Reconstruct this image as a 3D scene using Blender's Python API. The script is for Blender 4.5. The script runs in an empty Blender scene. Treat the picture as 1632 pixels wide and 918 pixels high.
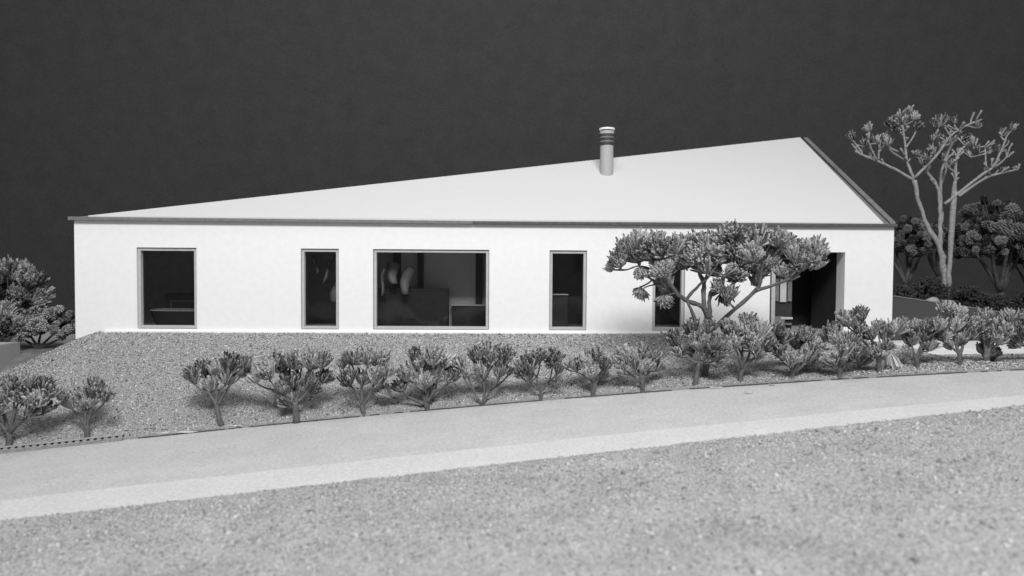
import bpy, math, random
import numpy as np
from mathutils import Vector, Matrix, Quaternion

# The subject is an architect's scale model, 1:50. All numbers below are in
# building metres; S turns them into the size of the model on the table.
S = 0.02
scene = bpy.context.scene
C = bpy.data.collections.new('Model')
scene.collection.children.link(C)
rnd = random.Random(11)
rng = np.random.default_rng(5)

# ------------------------------------------------------------------ camera
cam_data = bpy.data.cameras.new('Camera')
cam = bpy.data.objects.new('Camera', cam_data)
scene.collection.objects.link(cam)
CAM = Vector((11.2008, -20.2727, 1.9177))
YAW, PITCH, ROLL = 0.0288, -0.0336, 0.0065
f = Vector((math.sin(YAW) * math.cos(PITCH), math.cos(YAW) * math.cos(PITCH), math.sin(PITCH)))
r0 = Vector((math.cos(YAW), -math.sin(YAW), 0)); u0 = r0.cross(f)
r_ = math.cos(ROLL) * r0 + math.sin(ROLL) * u0
u_ = -math.sin(ROLL) * r0 + math.cos(ROLL) * u0
cam.matrix_world = Matrix(((r_.x, u_.x, -f.x, CAM.x * S), (r_.y, u_.y, -f.y, CAM.y * S), (r_.z, u_.z, -f.z, CAM.z * S), (0, 0, 0, 1)))
cam_data.sensor_width = 36
cam_data.lens = 1180 / 1632 * 36
cam_data.clip_start = 0.01
cam_data.clip_end = 50
cam_data.dof.use_dof = True
cam_data.dof.focus_distance = 17.8 * S
cam_data.dof.aperture_fstop = (cam_data.lens / 1000) / (0.075 * S)
scene.camera = cam

# ------------------------------------------------------------------ light
world = bpy.data.worlds.new('World'); scene.world = world
world.use_nodes = True
bg = world.node_tree.nodes['Background']
bg.inputs[0].default_value = (1, 1, 1, 1)
bg.inputs[1].default_value = 0.20
def area(name, loc, target, sx, sy, power):
    l = bpy.data.lights.new(name, 'AREA'); l.shape = 'RECTANGLE'; l.size = sx * S; l.size_y = sy * S
    l.energy = power * S * S; l.color = (1, 1, 1)
    o = bpy.data.objects.new(name, l); scene.collection.objects.link(o)
    o.location = Vector(loc) * S
    o.rotation_euler = (Vector(target) - Vector(loc)).to_track_quat('-Z', 'Y').to_euler()
    return o
area('window_light', (13, -31, 27), (12, -2, 0), 17, 9, 16800)
area('ceiling_light', (11, -8, 27), (11, -3, 0), 11, 8, 1300)
scene.view_settings.view_transform = 'Standard'
scene.view_settings.look = 'None'
scene.view_settings.exposure = 0.0
scene.view_settings.gamma = 1.0
scene.cycles.max_bounces = 6
scene.cycles.transparent_max_bounces = 12
scene.cycles.use_denoising = True

# ------------------------------------------------------------------ materials
def mat(name, a, b=None, scale=30, rough=0.8, bump=0.0, bscale=200, island=0.0, objvar=0.0, blotch=0.0, detail=4, spec=0.3):
    """grey card, stone or plant matter: two tones mixed by noise, fine relief"""
    m = bpy.data.materials.new(name); m.use_nodes = True
    nt = m.node_tree; N = nt.nodes; L = nt.links
    p = N['Principled BSDF']; p.inputs['Roughness'].default_value = rough
    p.inputs['Specular IOR Level'].default_value = spec
    tc = N.new('ShaderNodeTexCoord'); mp = N.new('ShaderNodeMapping')
    mp.inputs['Scale'].default_value = (1 / S,) * 3
    L.new(tc.outputs['Object'], mp.inputs['Vector'])
    n = N.new('ShaderNodeTexNoise'); n.inputs['Scale'].default_value = scale; n.inputs['Detail'].default_value = detail
    L.new(mp.outputs[0], n.inputs['Vector'])
    fac = N.new('ShaderNodeMapRange'); fac.inputs['From Min'].default_value = .3; fac.inputs['From Max'].default_value = .7
    L.new(n.outputs['Fac'], fac.inputs['Value'])
    out = fac.outputs['Result']
    def addin(src, k):
        nonlocal out
        s = N.new('ShaderNodeMath'); s.operation = 'SUBTRACT'; s.inputs[1].default_value = .5; L.new(src, s.inputs[0])
        mu = N.new('ShaderNodeMath'); mu.operation = 'MULTIPLY_ADD'; mu.inputs[1].default_value = k
        L.new(s.outputs[0], mu.inputs[0]); L.new(out, mu.inputs[2]); out = mu.outputs[0]
    if island:
        g = N.new('ShaderNodeNewGeometry'); addin(g.outputs['Random Per Island'], island)
    if objvar:
        oi = N.new('ShaderNodeObjectInfo'); addin(oi.outputs['Random'], objvar)
    if blotch:
        n2 = N.new('ShaderNodeTexNoise'); n2.inputs['Scale'].default_value = scale * .06; n2.inputs['Detail'].default_value = 5
        L.new(mp.outputs[0], n2.inputs['Vector']); addin(n2.outputs['Fac'], blotch)
    mx = N.new('ShaderNodeMix'); mx.data_type = 'RGBA'; mx.clamp_factor = True
    b = a if b is None else b
    mx.inputs[6].default_value = (a, a, a, 1); mx.inputs[7].default_value = (b, b, b, 1)
    L.new(out, mx.inputs[0]); L.new(mx.outputs[2], p.inputs['Base Color'])
    if bump:
        n3 = N.new('ShaderNodeTexNoise'); n3.inputs['Scale'].default_value = bscale; n3.inputs['Detail'].default_value = 3
        L.new(mp.outputs[0], n3.inputs['Vector'])
        bp = N.new('ShaderNodeBump'); bp.inputs['Strength'].default_value = bump; bp.inputs['Distance'].default_value = .03 * S
        L.new(n3.outputs['Fac'], bp.inputs['Height']); L.new(bp.outputs[0], p.inputs['Normal'])
    return m

M = {}
M['white_card'] = mat('white_card', .82, .86, 6, .75, .10, 60)
M['roof_card'] = mat('roof_card', .60, .64, 40, .85, .25, 60, blotch=.8)
M['plinth'] = mat('plinth_card', .84, .86, 10, .8)
M['frame'] = mat('frame_card', .42, .48, 12, .7, .05, 60)
M['trim'] = mat('grey_trim_card', .15, .20, 8, .7, .2, 40)
M['trim_dark'] = mat('dark_trim_card', .075, .11, 8, .7, .2, 40)
M['chimney'] = mat('chimney_tube', .37, .42, 20, .6)
M['ring'] = mat('dark_ring', .04, .05, 20, .5)
M['floor'] = mat('floor_card', .6, .65, 6, .7)
M['inner'] = mat('inner_card', .46, .56, 5, .8, blotch=1)
M['inner_mid'] = mat('inner_grey_card', .76, .82, 5, .8, blotch=1)
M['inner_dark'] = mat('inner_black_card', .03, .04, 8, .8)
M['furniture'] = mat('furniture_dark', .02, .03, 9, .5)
M['gravel'] = mat('gravel_stone', .07, .70, 14, .85, island=1.5)
M['gravel_front'] = mat('gravel_stone_front', .20, .54, 14, .85, island=1.1, blotch=1.1)
M['bed'] = mat('gravel_bed', .20, .36, 26, .9, .8, 26)
M['bed_front'] = mat('gravel_bed_front', .24, .44, 24, .9, .8, 22, blotch=1.2)
M['road'] = mat('road_card', .42, .58, 20, .9, .35, 55, blotch=.9)
M['verge'] = mat('verge_card', .50, .65, 18, .9, .35, 45, blotch=.6)
M['torn'] = mat('torn_card', .42, .55, 15, .9)
M['gap'] = mat('dark_gap_card', .05, .07, 15, .9)
M['soil'] = mat('soil_card', .13, .24, 3, .9, .6, 30, blotch=1.2)
M['slab'] = mat('slab_card', .74, .80, 12, .8)
M['slab_grey'] = mat('slab_grey_card', .34, .40, 12, .8)
M['planter'] = mat('planter_card', .30, .36, 14, .8, .2, 50)
M['ramp'] = mat('ramp_wall_card', .055, .07, 20, .8)
M['backdrop'] = mat('backdrop_paper', .038, .064, 22, .95, .3, 60, blotch=.8, detail=8, spec=.1)
M['leaf'] = mat('dried_leaf', .05, .46, 16, .75, .4, 60, island=1.1, objvar=.8)
M['leaf_pale'] = mat('dried_leaf_pale', .34, .58, 16, .75, .3, 60, island=.9)
M['leaf_back'] = mat('dried_leaf_back', .03, .24, 8, .8, .3, 60, island=.7, objvar=1.4)
M['leaf_dark'] = mat('dried_moss', .02, .07, 10, .9, .3, 60, island=.8)
M['stem'] = mat('dried_stem', .08, .15, 12, .8, .5, 40, objvar=.4)
M['stem_back'] = mat('dried_stem_back', .05, .10, 12, .8, .5, 40)
M['stem_pale'] = mat('dried_stem_pale', .20, .34, 14, .8, .4, 40)
def glass():
    m = bpy.data.materials.new('acrylic_pane'); m.use_nodes = True
    nt = m.node_tree; N = nt.nodes; L = nt.links
    N.remove(N['Principled BSDF']); out = N['Material Output']
    t = N.new('ShaderNodeBsdfTransparent'); t.inputs[0].default_value = (.86, .86, .86, 1)
    g = N.new('ShaderNodeBsdfGlossy'); g.inputs['Roughness'].default_value = .04
    fr = N.new('ShaderNodeFresnel'); fr.inputs[0].default_value = 1.33
    tc = N.new('ShaderNodeTexCoord'); n = N.new('ShaderNodeTexNoise'); n.inputs['Scale'].default_value = .8 / S; n.inputs['Detail'].default_value = 0
    L.new(tc.outputs['Object'], n.inputs['Vector'])
    bp = N.new('ShaderNodeBump'); bp.inputs['Strength'].default_value = .8; bp.inputs['Distance'].default_value = .06 * S
    L.new(n.outputs['Fac'], bp.inputs['Height']); L.new(bp.outputs[0], g.inputs['Normal'])
    mx = N.new('ShaderNodeMixShader'); L.new(fr.outputs[0], mx.inputs[0]); L.new(t.outputs[0], mx.inputs[1]); L.new(g.outputs[0], mx.inputs[2])
    L.new(mx.outputs[0], out.inputs['Surface'])
    return m
M['glass'] = glass()

# ------------------------------------------------------------------ helpers
class MB:
    def __init__(s): s.v = []; s.f = []
    def add(s, vs, fs):
        o = len(s.v); s.v += [tuple(v) for v in vs]; s.f += [tuple(i + o for i in q) for q in fs]; return s
    def box(s, x0, x1, y0, y1, z0, z1):
        return s.add([(x, y, z) for x in (x0, x1) for y in (y0, y1) for z in (z0, z1)],
                     [(0, 1, 3, 2), (4, 6, 7, 5), (0, 4, 5, 1), (2, 3, 7, 6), (0, 2, 6, 4), (1, 5, 7, 3)])
    def prism(s, tri, dz):
        """polygon of 3-D corners with its lower face dz below"""
        n = len(tri); lo = [(x, y, z - dz) for x, y, z in tri]
        return s.add(list(tri) + lo, [tuple(range(n)), tuple(range(2 * n - 1, n - 1, -1))] + [(i, i + n, (i + 1) % n + n, (i + 1) % n) for i in range(n)])
    def tube(s, pts, rad, n=8, wob=0.0, rd=None):
        pts = [Vector(p) for p in pts]; rings = []
        ref = Vector((.13, 1, .21)).normalized()
        base = len(s.v)
        for i, p in enumerate(pts):
            d = (pts[min(i + 1, len(pts) - 1)] - pts[max(i - 1, 0)]).normalized()
            a = d.cross(ref)
            a = a.normalized() if a.length > 1e-4 else Vector((1, 0, 0))
            b = d.cross(a)
            for k in range(n):
                t = 2 * math.pi * k / n; r = rad[i] * (1 + (wob * (rd.random() - .5) if rd else 0))
                s.v.append(tuple(p + a * math.cos(t) * r + b * math.sin(t) * r))
        m = len(pts)
        for i in range(m - 1):
            for k in range(n):
                s.f.append((base + i * n + k, base + i * n + (k + 1) % n, base + (i + 1) * n + (k + 1) % n, base + (i + 1) * n + k))
        s.f.append(tuple(base + k for k in range(n))[::-1]); s.f.append(tuple(base + (m - 1) * n + k for k in range(n)))
        return s
    def mesh(s, name, m, smooth=False):
        me = bpy.data.meshes.new(name)
        me.from_pydata([(x * S, y * S, z * S) for x, y, z in s.v], [], s.f); me.materials.append(m)
        if smooth: me.shade_smooth()
        me.update(); return me
    def build(s, name, m, parent=None, smooth=False, bevel=0.0):
        o = bpy.data.objects.new(name, s.mesh(name, m, smooth)); C.objects.link(o); o.parent = parent
        if bevel:
            b = o.modifiers.new('edge', 'BEVEL'); b.width = bevel * S; b.segments = 2; b.limit_method = 'ANGLE'
        return o
def box(name, m, parent, *a, bevel=0.0): return MB().box(*a).build(name, m, parent, bevel=bevel)
def tag(o, label=None, cat=None, group=None, kind=None):
    if label: o['label'] = label
    if cat: o['category'] = cat
    if group: o['group'] = group
    if kind: o['kind'] = kind
    return o
def empty(name, loc):
    o = bpy.data.objects.new(name, None); C.objects.link(o); o.location = Vector(loc) * S; o.empty_display_size = .01; return o
def lathe(mb, cx, cy, prof, n=32):
    base = len(mb.v)
    for r, z in prof:
        for k in range(n):
            t = 2 * math.pi * k / n; mb.v.append((cx + r * math.cos(t), cy + r * math.sin(t), z))
    for i in range(len(prof) - 1):
        for k in range(n): mb.f.append((base + i * n + k, base + i * n + (k + 1) % n, base + (i + 1) * n + (k + 1) % n, base + (i + 1) * n + k))
    mb.f.append(tuple(base + k for k in range(n))[::-1]); mb.f.append(tuple(base + (len(prof) - 1) * n + k for k in range(n)))
    return mb

# ------------------------------------------------------------------ terrain
def curve(co, lo, hi):
    co = np.array(co)
    d = np.polyder(co)
    def fn(x):
        x = np.asarray(x, float); xc = np.clip(x, lo, hi)
        return np.polyval(co, xc) + np.polyval(d, xc) * (x - xc) * .6
    return fn
FAR = curve([-0.000116, -0.003624, 0.150566, -4.62901], -1, 25)
MID = curve([-0.00253, 0.145732, -8.785987], 1, 24)
NEAR = curve([-6.6e-05, 0.113202, -9.954738], 1, 24)
def RZ(x): return -2.224 + .082 * np.asarray(x, float)
def sm(a, b, x):
    t = np.clip((np.asarray(x, float) - a) / (b - a), 0, 1); return t * t * (3 - 2 * t)
def T(x, y):
    """height of the gravel in front of the house"""
    x = np.asarray(x, float); y = np.asarray(y, float)
    t = np.clip(y / FAR(x), 0, 1); zr = RZ(x) + .05
    zw = -.34 * sm(21, 22.6, x) - .1 * sm(22.3, 22.9, x); w = t ** 1.15
    z = zw * (1 - w) + zr * w
    return np.where(x < .6, z - (.6 - x) * .36 * (1 - t), z)
def left_edge(y): return -.05 + .98 * np.asarray(y, float)
def sheet(name, X, Y, Z, m, skirt=.25, wob=0):
    """grid sheet with a turned-down edge"""
    nv, nu = X.shape; mb = MB()
    for j in range(nv):
        for i in range(nu): mb.v.append((X[j, i], Y[j, i], Z[j, i]))
    mb.f += [(j * nu + i, j * nu + i + 1, (j + 1) * nu + i + 1, (j + 1) * nu + i) for j in range(nv - 1) for i in range(nu - 1)]
    loop = [(0, i) for i in range(nu)] + [(j, nu - 1) for j in range(1, nv)] + [(nv - 1, i) for i in range(nu - 2, -1, -1)] + [(j, 0) for j in range(nv - 2, 0, -1)]
    b = len(mb.v)
    for j, i in loop: mb.v.append((X[j, i], Y[j, i], Z[j, i] - skirt))
    n = len(loop)
    for k in range(n):
        j, i = loop[k]; j2, i2 = loop[(k + 1) % n]
        mb.f.append((j * nu + i, b + k, b + (k + 1) % n, j2 * nu + i2))
    return tag(mb.build(name, m, smooth=False), kind='structure')
def ribbon(name, ya, yb, x0, x1, nx, ny, zoff, m, skirt, rough=0.0):
    xs = np.linspace(x0, x1, nx); v = np.linspace(0, 1, ny)[:, None]
    X = np.repeat(xs[None, :], ny, 0); Y = ya(xs)[None, :] * (1 - v) + yb(xs)[None, :] * v
    if rough: Y[0] += rng.normal(0, rough, nx); Y[-1] += rng.normal(0, rough, nx)
    Z = RZ(X) + zoff
    return sheet(name, X, Y, Z, m, skirt)
nx, ny = 240, 30
v = np.linspace(0, 1, ny)[:, None]
u = np.linspace(0, 1, nx)[None, :]
Yr = np.repeat(-v * 1.0, nx, 1)
X = np.zeros((ny, nx)); Y = np.zeros((ny, nx))
for j in range(ny):
    yy = v[j, 0] * FAR(0.0); xl = left_edge(yy)
    X[j] = xl + (34 - xl) * u[0]; Y[j] = v[j, 0] * FAR(X[j]) - .004
Y[-1] += rng.normal(0, .015, nx)
Zt = T(X, Y) + rng.normal(0, .002, X.shape)
sheet('gravel_bed', X, Y, Zt, M['bed'], .5)
ribbon('road', FAR, MID, -14, 36, 200, 3, 0.0, M['road'], .3)
ribbon('road_margin', lambda x: MID(x) + .02, lambda x: NEAR(x) - .1, -14, 36, 160, 3, .012, M['verge'], .3, .006)
ribbon('front_gravel_bed', lambda x: NEAR(x) + 0, lambda x: x * 0 - 26.0, -14, 36, 200, 40, .035, M['bed_front'], .3, .03)

for a_, b_ in ((3.6, 5.6), (5.9, 12.4), (12.9, 34)):
    ribbon('edge_gap', lambda x: FAR(x) + .01, lambda x: FAR(x) - .022 - .012 * np.sin(x * 1.9), a_, b_, 150, 2, .022, M['gap'], .03, .005)

def stones(name, P, size, m, flat=.7):
    """loose grains, each its own little faceted stone"""
    n = len(P)
    base = np.array([[1, 0, 0], [-.5, .87, 0], [-.5, -.87, 0], [.1, .1, 1], [0, -.1, -1]], float)
    tris = np.array([[0, 1, 3], [1, 2, 3], [2, 0, 3], [1, 0, 4], [2, 1, 4], [0, 2, 4]])
    V = np.repeat(base[None], n, 0) + rng.normal(0, .22, (n, 5, 3))
    a = rng.uniform(0, 6.283, n); tl = rng.normal(0, .6, n)
    ca, sa = np.cos(a), np.sin(a); ct, st = np.cos(tl), np.sin(tl)
    x, y, z = V[..., 0], V[..., 1], V[..., 2] * flat
    y, z = y * ct[:, None] - z * st[:, None], y * st[:, None] + z * ct[:, None]
    x, y = x * ca[:, None] - y * sa[:, None], x * sa[:, None] + y * ca[:, None]
    s = (size * np.exp(rng.normal(0, .35, n)))[:, None]
    V = (np.stack([x * s, y * s, z * s], -1) + P[:, None, :]) * S
    F = (tris[None] + (np.arange(n) * 5)[:, None, None]).reshape(-1)
    me = bpy.data.meshes.new(name)
    me.vertices.add(n * 5); me.vertices.foreach_set('co', V.reshape(-1))
    me.loops.add(len(F)); me.loops.foreach_set('vertex_index', F.astype(np.int32))
    me.polygons.add(n * 6); me.polygons.foreach_set('loop_start', np.arange(0, n * 18, 3, dtype=np.int32))
    me.polygons.foreach_set('loop_total', np.full(n * 6, 3, np.int32))
    me.update(calc_edges=True); me.validate(); me.materials.append(m)
    o = bpy.data.objects.new(name, me); C.objects.link(o)
    return tag(o, kind='stuff')
n = 130000
xs = rng.uniform(-5, 28, n); t = rng.uniform(0.004, .995, n); ys = t * FAR(xs)
k = (xs > left_edge(ys) + .02) & ~((xs > 22.3) & (ys > -1.3)); xs, ys = xs[k], ys[k]
tag(stones('gravel', np.stack([xs, ys, T(xs, ys) + .002], -1), .0135, M['gravel']), 'fine pale grey gravel on the sloping bank in front of the house', 'gravel')
n = 190000
xs = rng.uniform(-1, 24, n); ys = rng.uniform(-15.5, -7.5, n); k = ys < NEAR(xs) + rng.normal(0, .03, n); xs, ys = xs[k], ys[k]
gsz = np.where(rng.random(len(xs)) < .05, .026, .013)[:, None][:, 0]
tag(stones('gravel', np.stack([xs, ys, RZ(xs) + .036], -1), gsz, M['gravel_front']), 'coarser grey gravel in the foreground this side of the road', 'gravel')

# ground behind and beside the house, raised bed on the right, slabs, backdrop
gx = np.linspace(-30, 50, 81); gy = np.concatenate([np.linspace(-12, 3, 40), np.linspace(3.4, 12.8, 14)])
X, Y = np.meshgrid(gx, gy)
Z = np.where(Y > 1, -.74, -.74 - .42 * np.clip(1 - Y, 0, 1)) + 0 * X
Z = np.where(Y < 0, Z + Y * .12, Z) - .9 * sm(-.5, .5, X) * sm(5, 3, Y) - .7 * sm(-3.5, -5.5, Y)
Z = Z - .02 * np.sin(X * 1.7) * np.cos(Y * 1.3)
Z = np.where(Y < -1.5, Z - (-1.5 - Y) * .8, Z)
Z = np.where(Y < -3, np.minimum(Z, RZ(X) - .3), Z)
sheet('ground', X, Y, Z, M['soil'], 1.0)
mb = MB(); mb.box(-60, 80, 12.9, 13.1, -9, 30)
tag(mb.build('backdrop', M['backdrop']), kind='structure')
# ------------------------------------------------------------------ the house model
L_, HH, ZT, ZB = 22.38, 3.0, 2.2765, .078
house = empty('house_model', (0, 0, 0))
tag(house, 'white card house model with a rising mono-pitch roof, five framed windows and one open doorway', 'house model')
WIN = [(1.645, 3.245), (6.043, 7.069), (7.995, 11.158), (12.811, 13.839), (15.66, 16.56)]
DOOR = (18.93, 21.02)
def wall_open(x0, x1, z0, z1, ops, y0, y1):
    """wall slab with rectangular openings, one closed skin"""
    xs = sorted({x0, x1, *[o[0] for o in ops], *[o[1] for o in ops]}); zs = sorted({z0, z1, *[o[2] for o in ops], *[o[3] for o in ops]})
    def hole(i, j):
        if i < 0 or j < 0 or i >= len(xs) - 1 or j >= len(zs) - 1: return True
        cx, cz = (xs[i] + xs[i + 1]) / 2, (zs[j] + zs[j + 1]) / 2
        return any(a < cx < b and c < cz < d for a, b, c, d in ops)
    mb = MB(); idx = {}
    def vt(i, j, k):
        if (i, j, k) not in idx: idx[(i, j, k)] = len(mb.v); mb.v.append((xs[i], (y0, y1)[k], zs[j]))
        return idx[(i, j, k)]
    for i in range(len(xs) - 1):
        for j in range(len(zs) - 1):
            if hole(i, j): continue
            mb.f += [(vt(i, j, 0), vt(i + 1, j, 0), vt(i + 1, j + 1, 0), vt(i, j + 1, 0)), (vt(i, j, 1), vt(i, j + 1, 1), vt(i + 1, j + 1, 1), vt(i + 1, j, 1))]
            if hole(i - 1, j): mb.f.append((vt(i, j, 0), vt(i, j + 1, 0), vt(i, j + 1, 1), vt(i, j, 1)))
            if hole(i + 1, j): mb.f.append((vt(i + 1, j, 0), vt(i + 1, j, 1), vt(i + 1, j + 1, 1), vt(i + 1, j + 1, 0)))
            if hole(i, j - 1): mb.f.append((vt(i, j, 0), vt(i, j, 1), vt(i + 1, j, 1), vt(i + 1, j, 0)))
            if hole(i, j + 1): mb.f.append((vt(i, j + 1, 0), vt(i + 1, j + 1, 0), vt(i + 1, j + 1, 1), vt(i, j + 1, 1)))
    return mb
WT = .24
ops = [(a, b, ZB, ZT) for a, b in WIN] + [(DOOR[0], DOOR[1], .0, ZT)]
wall_open(0, L_, -1.2, HH, ops, 0, WT).build('front_wall', M['white_card'], house)
YB = 6.1
box('side_wall', M['white_card'], house, 0, WT, WT, YB, -1.6, HH)
mb = MB(); mb.prism([(L_ - WT, WT, HH), (L_, WT, HH), (L_, YB, 6.34), (L_ - WT, YB, 6.34)], 0.001)
# right gable wall: pentagon in the yz plane
y2 = [(WT, -1.2), (YB, -1.2), (YB, 6.34), (WT, 3.0)]
mb = MB(); mb.add([(L_ - WT, y, z) for y, z in y2] + [(L_, y, z) for y, z in y2], [(0, 1, 2, 3), (7, 6, 5, 4), (0, 4, 5, 1), (1, 5, 6, 2), (2, 6, 7, 3), (3, 7, 4, 0)])
mb.build('gable_wall', M['white_card'], house)
# rear wall under the sloping ridge, with a tall opening behind the passage
mb = MB(); y0, y1 = YB - WT, YB - .003
def rz(x): return 3.0 + (6.3 - 3.0) * x / L_
for a, b, lo in [(WT, 19.2, -1.2), (19.2, 21.9, 2.35), (21.9, L_ - WT, -1.2)]:
    mb.add([(a, y0, lo), (b, y0, lo), (b, y0, rz(b) - .02), (a, y0, rz(a) - .02), (a, y1, lo), (b, y1, lo), (b, y1, rz(b) - .02), (a, y1, rz(a) - .02)],
           [(0, 1, 2, 3), (7, 6, 5, 4), (0, 4, 5, 1), (1, 5, 6, 2), (2, 6, 7, 3), (3, 7, 4, 0)])
mb.build('rear_wall', M['white_card'], house)
box('plinth_strip', M['plinth'], house, .78, DOOR[0] - .02, -.07, -.002, -.12, .03, bevel=.008)
# roof: dark under-board with white board on it, two planes meeting in a slanting ridge
roof = empty('roof', (0, 0, 0)); roof.parent = house
A0, B0, C0, D0 = (-.08, -.1, 3.05), (L_ - .03, -.1, 3.05), (22.38, 6.15, 6.40), (-.08, 6.15, 3.05)
MB().prism([A0, B0, C0], .045).build('under_board', M['trim'], roof)
MB().prism([A0, C0, D0], .045).build('under_board', M['trim'], roof)
def zp(x, y): return 3.095 + .548 * (y + .08)
A1, B1, C1, D1 = (.42, -.09, 3.115), (22.02, -.09, 3.10), (22.2, 6.0, 6.47), (.3, 6.0, 3.12)
MB().prism([A1, B1, C1], .06).build('roof_board', M['roof_card'], roof)
MB().prism([(A1[0], A1[1] + .01, A1[2] - .004), (C1[0], C1[1] + .01, C1[2] - .004), D1], .06).build('roof_board', M['roof_card'], roof)
# edge trims along the eave (two lengths butted at a joint) and up the verge
mb = MB(); mb.add([(-.10, -.13, 2.985), (10.70, -.13, 2.965), (10.70, -.13, 3.055), (-.10, -.13, 3.085), (-.13, -.003, 2.985), (10.70, -.003, 2.965), (10.70, -.003, 3.055), (-.13, -.003, 3.085)],
                  [(0, 1, 2, 3), (7, 6, 5, 4), (0, 4, 5, 1), (1, 5, 6, 2), (2, 6, 7, 3), (3, 7, 4, 0)])
mb.build('eave_trim', M['trim'], roof, bevel=.012)
mb = MB(); mb.add([(10.72, -.125, 2.965), (22.42, -.125, 2.985), (22.42, -.125, 3.07), (10.72, -.125, 3.05), (10.72, -.003, 2.965), (22.42, -.003, 2.985), (22.42, -.003, 3.07), (10.72, -.003, 3.05)],
                  [(0, 1, 2, 3), (7, 6, 5, 4), (0, 4, 5, 1), (1, 5, 6, 2), (2, 6, 7, 3), (3, 7, 4, 0)])
mb.build('eave_trim', M['trim_dark'], roof, bevel=.012)
p0 = Vector((22.20, -.11, 3.06)); p1 = Vector((22.36, 6.1, 6.43))
mb = MB(); q = [(0, 0, 0), (.16, 0, 0), (.16, 0, .06), (0, 0, .06)]
mb.add([tuple(p0 + Vector(a)) for a in q] + [tuple(p1 + Vector(a)) for a in q], [(0, 1, 2, 3), (7, 6, 5, 4), (0, 4, 5, 1), (1, 5, 6, 2), (2, 6, 7, 3), (3, 7, 4, 0)])
mb.build('verge_trim', M['trim'], roof, bevel=.012)
# flue
flue = empty('chimney', (14.80, 2.88, 0)); flue.parent = house
lathe(MB(), 0, 0, [(.205, 4.3), (.205, 5.60), (.19, 5.61)], 40).build('flue_pipe', M['chimney'], flue, smooth=False)
for z in (5.615, 5.745, 5.875):
    lathe(MB(), 0, 0, [(.15, z), (.232, z), (.232, z + .075), (.15, z + .075)], 40).build('louvre_ring', M['ring'], flue)
for z in (5.69, 5.82):
    lathe(MB(), 0, 0, [(.13, z), (.226, z + .004), (.226, z + .05), (.13, z + .054)], 40).build('louvre_ring', M['trim'], flue)
lathe(MB(), 0, 0, [(.13, 5.95), (.222, 5.952), (.222, 6.045), (.13, 6.05)], 40).build('collar', M['chimney'], flue)
lathe(MB(), 0, 0, [(.12, 6.05), (.14, 6.09)], 30).build('collar', M['ring'], flue)
lathe(MB(), 0, 0, [(.16, 6.08), (.242, 6.085), (.242, 6.135), (.20, 6.145)], 40).build('cap', M['white_card'], flue)
# windows
FW = .085
for i, (a, b) in enumerate(WIN):
    w = empty('window', (a, 0, ZB)); w.parent = house
    W_, H_ = b - a, ZT - ZB; g = .014
    fy0, fy1 = .05, .22
    box('frame_side', M['frame'], w, g, FW, fy0, fy1, FW, H_ - FW)
    box('frame_side', M['frame'], w, W_ - FW, W_ - g, fy0, fy1, FW, H_ - FW)
    box('frame_head', M['frame'], w, g, W_ - g, fy0 - .001, fy1, H_ - FW + .001, H_ - g)
    box('frame_sill', M['frame'], w, g, W_ - g, fy0 - .001, fy1, g, FW - .001)
    pn = box('pane', M['glass'], w, FW + .002, W_ - FW - .002, .18, .195, FW + .002, H_ - FW - .002)
# doorway: one grey post with a dark gap beside it
door = empty('doorway', (DOOR[0], 0, 0)); door.parent = house
box('gap_strip', M['inner_dark'], door, .004, .05, .05, .22, .001, ZT - .002)
box('door_post', M['frame'], door, .052, .16, .02, .24, .001, ZT - .002, bevel=.006)
# floors and inner walls
box('floor', M['floor'], house, WT + .003, 18.9, WT + .002, YB - WT - .003, -.14, -.02)
box('passage_floor', M['slab_grey'], house, 18.91, L_ - WT - .003, WT + .002, YB - WT - .003, -.14, -.002)
box('door_jamb', M['white_card'], house, DOOR[1] + .001, DOOR[1] + .12, WT + .001, .5, 0, ZT)
box('threshold', M['slab'], house, DOOR[0] + .002, DOOR[1] - .002, .0, WT + .001, -.1, -.001)
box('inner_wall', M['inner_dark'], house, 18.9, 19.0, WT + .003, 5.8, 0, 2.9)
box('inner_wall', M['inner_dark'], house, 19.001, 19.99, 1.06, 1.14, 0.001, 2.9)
scr = empty('bright_strip_standin', (19.45, 1.0, 0)); scr.parent = house  # made-up card panels, set where light falls to give the doorway's bright strips
box('standin_panel', M['trim'], scr, -.08, .12, -.01, .02, .86, 1.52); box('standin_panel', M['inner'], scr, .16, .34, -.01, .02, .84, 1.5)
box('standin_panel', M['trim'], scr, .38, .50, -.01, .02, .86, 1.5); box('standin_rail', M['trim'], scr, -.06, .30, -.03, .03, .24, .42)
box('standin_rail', M['inner'], scr, .18, .53, -.04, .02, .34, .40); box('standin_rail', M['trim'], scr, -.06, .5, -.05, .02, .18, .22)
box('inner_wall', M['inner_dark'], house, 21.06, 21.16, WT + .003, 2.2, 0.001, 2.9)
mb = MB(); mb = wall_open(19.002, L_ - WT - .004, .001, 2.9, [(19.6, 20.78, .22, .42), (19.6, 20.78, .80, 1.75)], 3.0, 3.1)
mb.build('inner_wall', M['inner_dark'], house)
box('window_post', M['frame'], house, 20.30, 20.36, 2.97, 3.13, .8, 1.75)
box('window_post', M['frame'], house, 20.62, 20.68, 2.97, 3.13, .8, 1.75)
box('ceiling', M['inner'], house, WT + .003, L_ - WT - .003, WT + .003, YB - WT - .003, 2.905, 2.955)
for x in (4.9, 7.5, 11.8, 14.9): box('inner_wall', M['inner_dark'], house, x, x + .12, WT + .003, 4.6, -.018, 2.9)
box('rear_panel', M['inner'], house, WT + .01, 4.89, 3.2, 3.3, -.018, 2.9)
box('rear_panel', M['inner_mid'], house, 7.63, 11.79, 2.05, 2.15, -.018, 2.9)
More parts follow.
